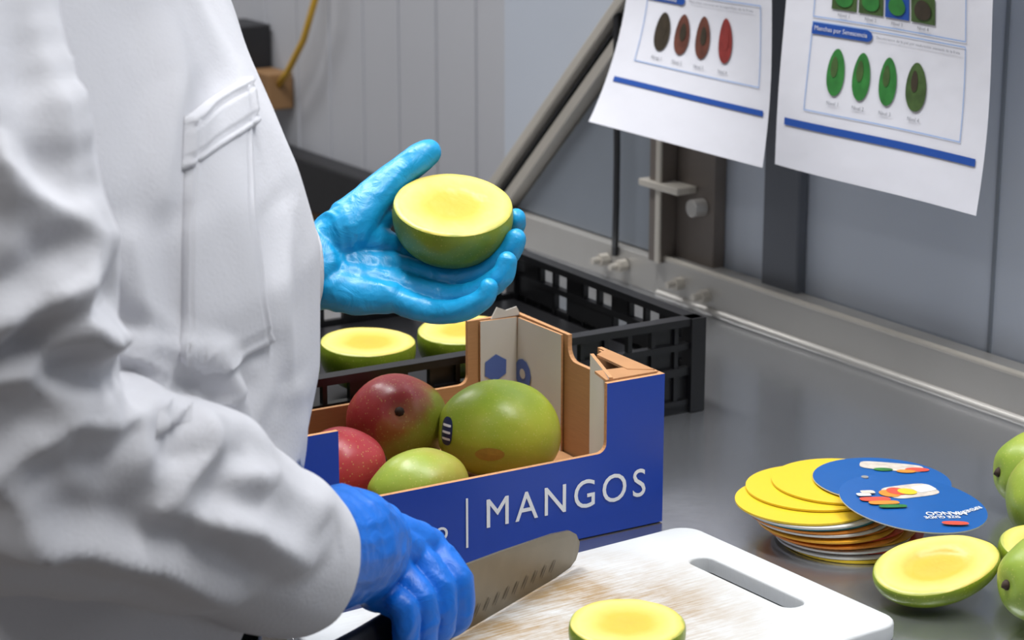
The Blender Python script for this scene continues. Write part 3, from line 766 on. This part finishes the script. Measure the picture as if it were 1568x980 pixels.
for (z, cx, cy, a, bb) in rings:
    for q in range(sg):
        t = 2 * math.pi * q / sg; ct, st = math.cos(t), math.sin(t)
        e = 0.94
        px = bb * math.copysign(abs(ct) ** e, ct); py = a * math.copysign(abs(st) ** e, st)
        V.append(Vector((cx, cy, z)) + f * px + l * py)
for i in range(len(rings) - 1):
    for q in range(sg): F_.append((i * sg + q, i * sg + (q + 1) % sg, (i + 1) * sg + (q + 1) % sg, (i + 1) * sg + q))
F_ += [list(range(sg))[::-1], [(len(rings) - 1) * sg + q for q in range(sg)]]
b.add(V, F_, M_coat)
def ext(A, d): return A + [A[-1] + (A[-1] - A[-2]).normalized() * d]
chain_balls(b, ext(R_ARM, 0.03), R_R + [0.047], M_coat)
chain_balls(b, ext(L_ARM, 0.03), L_R + [0.041], M_coat)
def polyparam(p, A):
    best = (9, 0, None, None); acc = 0
    for i in range(len(A) - 1):
        d = A[i + 1] - A[i]; L = d.length; t = max(0, min(1, (p - A[i]).dot(d) / (L * L))); c = A[i] + d * t
        q = (p - c).length
        if q < best[0]: best = (q, acc + t * L, c, d / L)
        acc += L
    return best
def crest(x, k=1.8): return (0.5 + 0.5 * math.sin(x)) ** k
# cloth folds laid as ridge lines (x, z): points, height, width. First set: right sleeve, second: chest
RID = [
    ([(-.214, 1.268), (-.218, 1.243), (-.207, 1.224), (-.184, 1.214)], .016, .0085),
    ([(-.205, 1.226), (-.180, 1.198), (-.152, 1.180), (-.125, 1.152)], .012, .008),
    ([(-.235, 1.212), (-.200, 1.194), (-.170, 1.174), (-.163, 1.150), (-.182, 1.130)], .015, .008),
    ([(-.172, 1.122), (-.142, 1.101), (-.120, 1.060)], .011, .008),
    ([(-.150, 1.135), (-.128, 1.120), (-.108, 1.085)], .008, .006),
    ([(-.275, 1.240), (-.238, 1.252), (-.214, 1.264)], .014, .008),
    ([(-.270, 1.214), (-.240, 1.222), (-.214, 1.240)], .010, .006),
    ([(-.256, 1.172), (-.222, 1.190), (-.197, 1.174), (-.190, 1.150)], .012, .008),
    ([(-.250, 1.322), (-.216, 1.290), (-.198, 1.268)], .011, .007),
    ([(-.228, 1.395), (-.217, 1.340), (-.200, 1.285)], .010, .009),
    ([(-.262, 1.395), (-.252, 1.340), (-.240, 1.290)], .010, .010),
    ([(-.265, 1.132), (-.225, 1.120), (-.188, 1.096), (-.158, 1.060)], .011, .010),
    ([(-.280, 1.190), (-.248, 1.152), (-.238, 1.120)], .010, .010)]
RIDT = [
    ([(-.205, 1.375), (-.196, 1.330), (-.197, 1.270)], .007, .008),
    ([(-.137, 1.235), (-.139, 1.180), (-.133, 1.120)], .006, .006),
    ([(-.153, 1.158), (-.150, 1.135), (-.158, 1.105)], .007, .006),
    ([(-.176, 1.150), (-.160, 1.132), (-.138, 1.128)], .006, .006),
    ([(-.212, 1.250), (-.205, 1.200), (-.196, 1.165)], .007, .008),
    ([(-.144, 1.110), (-.134, 1.080), (-.130, 1.045)], .006, .006)]
def ridge_sum(p, lines):
    o = 0
    for pts, h, w in lines:
        best = 9; tt = 0
        for i in range(len(pts) - 1):
            ax, az = pts[i]; bx, bz = pts[i + 1]; dx, dz = bx - ax, bz - az; L2 = dx * dx + dz * dz
            t = max(0, min(1, ((p.x - ax) * dx + (p.z - az) * dz) / L2))
            q = math.hypot(p.x - ax - dx * t, p.z - az - dz * t)
            if q < best: best = q; tt = (i + t) / (len(pts) - 1)
        if best < 4 * w:
            o += h * (0.3 + 0.7 * math.sin(math.pi * min(1, max(0, tt * .8 + .1)))) * (math.exp(-(best / w) ** 1.5) - 0.35 * math.exp(-((best - 2.1 * w) / w) ** 2))
    return o
def fold(p, nn):
    out = 0; wa = 0
    for A in (R_ARM, L_ARM):
        dd = polyparam(p, A)
        w = 1 - smoothstep(0.080, 0.105, dd[0])
        if w > 0:
            s_ = dd[1]
            n1 = noise.noise(p * 8); n2 = noise.noise(p * 6 + Vector((4, 9, 2)))
            slant = p.x * 30 - p.z * 22
            k = 0.3 + 0.7 * math.exp(-((s_ - 0.27) / 0.10) ** 2)
            v = 0.005 * k * (crest(s_ * 85 + slant + 4.5 * n1, 2.4) - 0.4) * (0.5 + 1.0 * n2)
            v += 0.004 * (crest(p.z * 60 - p.x * 45 + 5.0 * n2, 1.8) - 0.4) * (0.6 if s_ < 0.2 else 1)
            out += w * v; wa = max(wa, w)
    face = smoothstep(-0.05, 0.35, -nn.y)
    th = math.atan2((p.y - 1.36), (p.x + .275))
    n1 = noise.noise(Vector((p.x * 4, p.y * 4, p.z * 2.5))); n2 = noise.noise(p * 4 + Vector((3, 3, 3)))
    t_ = 0.0045 * (crest(th * 8 + 3 * n1 + p.z * 5, 2.0) - 0.35) * (0.5 + 0.7 * n2)
    t_ += face * ridge_sum(p, RIDT)
    out += (1 - wa) * t_
    if p.y < 1.26 and face > 0: out += wa * face * ridge_sum(p, RID)
    return out
def cuffs(bm):
    for A in (R_ARM, L_ARM):
        c = A[-1]; d = (A[-1] - A[-2]).normalized()
        def near(v):
            q = v.co - c; h = q.dot(d)
            return -0.03 < h < 0.12 and (q - d * h).length < 0.062
        vset = set(v for v in bm.verts if near(v)); fs = [g for g in bm.faces if all(v in vset for v in g.verts)]
        es = set(e for g in fs for e in g.edges)
        bmesh.ops.bisect_plane(bm, geom=list(vset) + list(es) + fs, plane_co=c, plane_no=d, clear_outer=True)
coat = remeshed(b, 'lab_coat', 0.0040, 7, wk, [M_coat], fold, cuffs)
so = coat.modifiers.new('cloth', 'SOLIDIFY'); so.thickness = 0.0022; so.offset = -1

bv = BVHTree.FromPolygons([v.co.copy() for v in coat.data.vertices], [list(p.vertices) for p in coat.data.polygons])
DR = Vector((0, 1.0, 0.0))
def onto(x, z, off):
    h = bv.ray_cast(Vector((x, 0.9, z)), DR)
    return (h[0] + h[1] * off) if h[0] is not None else None
def patch(name, c4, off, m, nu=40, nv=48):
    (TLp, TRp, BRp, BLp) = c4; rows = []
    for j in range(nv + 1):
        row = []
        for i in range(nu + 1):
            u = i / nu; v = j / nv
            x = (TLp[0] * (1 - u) + TRp[0] * u) * (1 - v) + (BLp[0] * (1 - u) + BRp[0] * u) * v
            z = (TLp[1] * (1 - u) + TRp[1] * u) * (1 - v) + (BLp[1] * (1 - u) + BRp[1] * u) * v
            o_ = off
            if i in (0, nu) or j in (0, nv): o_ = off * 0.05
            elif i in (3, nu - 3) or j in (3, nv - 3): o_ = off * 0.7
            row.append(onto(x, z, o_))
        rows.append(row)
    b = MB()
    for j in range(nv):
        for i in range(nu):
            q = [rows[j][i], rows[j][i + 1], rows[j + 1][i + 1], rows[j + 1][i]]
            if all(k is not None for k in q) and max((q[0] - q[2]).length, (q[1] - q[3]).length) < 0.05: b.add(q, [(0, 1, 2, 3)], m)
    return b.build(name, wk, smooth=True)
patch('chest_pocket', [(-0.188, 1.307), (-0.166, 1.314), (-0.143, 1.170), (-0.187, 1.165)], 0.0050, M_coat)
patch('pocket_hem', [(-0.189, 1.309), (-0.165, 1.316), (-0.158, 1.288), (-0.189, 1.280)], 0.0068, M_coat, 26, 14)

# gloves --------------------------------------------------------------
def glove_fold(seed, amp, cuff, axis):
    def fn(p, nn):
        q = p - cuff; h = q.dot(axis)
        n1 = noise.noise(p * 28 + Vector((seed, 0, 0))); n2 = noise.noise(p * 18 + Vector((0, 0, seed)))
        k = math.exp(-((h - 0.012) / 0.035) ** 2)
        a = amp * (0.2 + 1.1 * k) * (crest(h * 330 + 9 * n1 + q.z * 90 * n2, 1.6) - 0.4) * (0.6 + n2)
        a += amp * 0.7 * noise.noise(p * 50 + Vector((0, seed, 0))) + amp * 1.4 * max(0, 0.2 - abs(noise.noise(p * 34 + Vector((seed, seed, 0)))))
        return a
    return fn
def L(x, y, z): return HM + Vector((x, y, z)) / 1000
b = MB()
wr = L(-118, -5, -50)
chain_balls(b, [L(-150, -20, -54), L(-128, -10, -53), L(-112, -4, -52)], [.031, .029, .028], M_gloveA)
chain_balls(b, [L(-126, -10, -64), L(-106, -8, -64)], [.022, .021], M_gloveA)
chain_balls(b, [L(-126, -2, -40), L(-106, 2, -40)], [.022, .021], M_gloveA)
MC = [L(-48, 24, -46), L(-45, 6, -55), L(-46, -10, -64), L(-50, -24, -71)]
CPb = [L(-106, 10, -42), L(-106, 2, -48), L(-106, -6, -57), L(-104, -14, -64)]
for c_, m_ in zip(CPb, MC): chain_balls(b, [c_, c_.lerp(m_, .5) + Vector((0, -.001, -.002)), m_], [.019, .0165, .0125], M_gloveA)
for i in range(3):
    chain_balls(b, [CPb[i].lerp(CPb[i + 1], .5), MC[i].lerp(MC[i + 1], .5) - Vector((.008, 0, 0))], [.018, .012], M_gloveA)
fin = [  # index, middle, ring, pinky: knuckle, two bends, pad, tip
    ([MC[0], L(-8, 36, -55), L(22, 34, -44), L(46, 25, -27), L(50, 14, -15)], [.0122, .0112, .0104, .0096, .0080]),
    ([MC[1], L(-4, 4, -63), L(24, -4, -55), L(44, -11, -38), L(50, -12, -26)], [.0122, .0116, .0108, .0098, .0084]),
    ([MC[2], L(-6, -17, -73), L(20, -29, -66), L(39, -36, -50), L(43, -36, -39)], [.0118, .0112, .0104, .0096, .0082]),
    ([MC[3], L(-17, -34, -80), L(6, -47, -76), L(25, -54, -64), L(29, -54, -55)], [.0110, .0100, .0094, .0086, .0076])]
for p, r in fin: chain_balls(b, p, r, M_gloveA)
chain_balls(b, [L(-104, 8, -38), L(-85, 10, -22), L(-69, 20, -4), L(-47, 36, 15), L(-27, 46, 29), L(-20, 48, 33)], [.022, .022, .0165, .0138, .0122, .0098], M_gloveA)
chain_balls(b, [L(-85, 10, -24), L(-54, 18, -38)], [.018, .012], M_gloveA)
chain_balls(b, [L(-88, 12, -26), L(-58, 26, -18)], [.016, .0105], M_gloveA)
remeshed(b, 'glove_left', 0.0013, 4, wk, [M_gloveA], glove_fold(3, 0.0014, wr, Vector((0.97, 0.2, 0)).normalized()), None)

b = MB()
wr2 = Vector((-0.110, 1.350, 1.018))
chain_balls(b, [R_ARM[-1] - (R_ARM[-1] - R_ARM[-2]).normalized() * 0.02, wr2 - Vector((.012, .02, -.004)), wr2, Vector((-0.100, 1.372, 1.010))], [.037, .039, .039, .035], M_gloveB)
ts = [-0.036, -0.056, -0.077, -0.097]
zM = [.990, .992, .986, .977]
for i, t in enumerate(ts):
    base = Vector((-0.102, 1.370, 1.008)) + Vector((ka.x, ka.y, 0)) * (0.014 - i * 0.009) + km * (-0.010 + i * 0.008)
    mcp = kpt(t, zM[i], -0.002 + i * 0.001); r0 = [.0128, .0128, .0122, .0112][i]
    chain_balls(b, [base, base.lerp(mcp, .5) + Z * 0.004, mcp], [.021, .0175, r0 + .001], M_gloveB)
    if i: chain_balls(b, [base + ka * .005, kpt((t + ts[i - 1]) / 2, zM[i] - .004, -.004) - ka * .002], [.019, .0115], M_gloveB)
    pts = [mcp, kpt(t - .001, .972, .0225), kpt(t - .002, .947, .0245), kpt(t - .001, .9355, .009), kpt(t, .937, -.003)]
    chain_balls(b, pts, [r0, r0 - .0014, r0 - .0022, r0 - .003, r0 - .0036], M_gloveB)
chain_balls(b, [Vector((-0.108, 1.385, 1.004)), kpt(-.055, .987, -.022), kpt(-.03, .977, -.022), kpt(-.008, .968, -.014)], [.022, .016, .0128, .0105], M_gloveB)
remeshed(b, 'glove_right', 0.0013, 4, wk, [M_gloveB], glove_fold(11, 0.0017, wr2 + Vector((0.0, 0.01, 0)), Vector((0.4, 0.8, -0.4)).normalized()), None)

# head
HC = Vector((-0.225, 1.345, 1.615))
hf = Vector((0.90, 0.05, -0.42)).normalized(); hl = Z.cross(hf).normalized(); hu = hf.cross(hl)
def hp(x, y, z): return HC + hf * x + hl * y + hu * z
b = MB()
b.ellipsoid(hp(-.012, 0, .028), hf * .092, hl * .074, hu * .082, M_skin)
b.ellipsoid(hp(.022, 0, -.035), hf * .060, hl * .056, hu * .072, M_skin)
b.ellipsoid(hp(.058, 0, -.088), hf * .022, hl * .024, hu * .020, M_skin)
chain_balls(b, [hp(.078, 0, .005), hp(.092, 0, -.018), hp(.102, 0, -.036)], [.010, .011, .013], M_skin)
for s_ in (1, -1):
    b.ellipsoid(hp(.086, .013 * s_, -.038), hf * .010, hl * .008, hu * .008, M_skin)
    b.ellipsoid(hp(.066, .034 * s_, .016), hf * .014, hl * .026, hu * .007, M_skin)
    b.ellipsoid(hp(.056, .036 * s_, -.030), hf * .022, hl * .020, hu * .020, M_skin)
    b.ellipsoid(hp(-.008, .076 * s_, -.010), hf * .017, hl * .008, hu * .030, M_skin)
b.ellipsoid(hp(.076, 0, -.062), hf * .011, hl * .024, hu * .006, M_skin)
chain_balls(b, [hp(-.03, 0, -.05), Vector((-.262, 1.355, 1.50)), Vector((-.268, 1.36, 1.42))], [.055, .054, .058], M_skin)
remeshed(b, 'head', 0.003, 3, wk, [M_skin])
b = MB()
for s_ in (1, -1):
    b.ellipsoid(hp(.070, .031 * s_, .002), hf * .012, hl * .013, hu * .009, M_ink)
    b.ellipsoid(hp(.079, .031 * s_, .000), hf * .004, hl * .005, hu * .005, M_eye)
    b.ellipsoid(hp(.080, .033 * s_, .022), hf * .004, hl * .018, hu * .003, M_eye)
b.ellipsoid(hp(.086, 0, -.060), hf * .004, hl * .021, hu * .003, M_lip)
b.ellipsoid(hp(.086, 0, -.066), hf * .005, hl * .017, hu * .004, M_lip)
b.build('face', wk, smooth=True)
b = MB(); b.ellipsoid(hp(-.022, 0, .040), hf * .098, hl * .084, hu * .088, M_net, 40, 26)
cap = b.build('hair_net', wk, smooth=True)
bm = bmesh.new(); bm.from_mesh(cap.data)
bmesh.ops.bisect_plane(bm, geom=bm.verts[:] + bm.edges[:] + bm.faces[:], plane_co=hp(0, 0, .03), plane_no=(hf * .45 - hu), clear_outer=True)
bm.to_mesh(cap.data); bm.free()

b = MB()
HP = Vector((-.325, 1.305, .90))
b.ellipsoid(HP, f * .12, l * .165, Z * .12, M_trouser)
for s_ in (1, -1):
    chain_balls(b, [HP + l * .085 * s_ - Z * .05, HP + l * .09 * s_ - Z * .43 + f * .01, HP + l * .095 * s_ - Z * .82 - f * .01], [.085, .066, .055], M_trouser)
remeshed(b, 'trousers', 0.008, 3, wk, [M_trouser])
b = MB()
for s_ in (1, -1):
    F0 = HP + l * .095 * s_; F0.z = 0
    chain_balls(b, [F0 - f * .05 + Z * .046, F0 + f * .03 + Z * .044, F0 + f * .10 + Z * .036, F0 + f * .15 + Z * .031], [.045, .043, .035, .030], M_shoe)
remeshed(b, 'shoes', 0.005, 3, wk, [M_shoe])

# ------------------------------------------------------------------ world, camera
w = bpy.data.worlds.new('world'); SC.world = w; w.use_nodes = True
w.node_tree.nodes['Background'].inputs[0].default_value = (0.75, 0.8, 0.9, 1); w.node_tree.nodes['Background'].inputs[1].default_value = 0.3
cd = bpy.data.cameras.new('camera'); cam = bpy.data.objects.new('camera', cd); SC.collection.objects.link(cam)
cam.location = (0, 0, TZ + 0.63); cam.rotation_euler = (math.radians(75), 0, 0)
cd.sensor_width = 36; cd.lens = 3500 / 1600 * 36; cd.clip_start = 0.05; cd.clip_end = 50
cd.dof.use_dof = True; cd.dof.focus_distance = 1.70; cd.dof.aperture_fstop = 11.0
SC.camera = cam
SC.view_settings.view_transform = 'Standard'
SC.view_settings.look = 'None'
SC.view_settings.exposure = 0.0
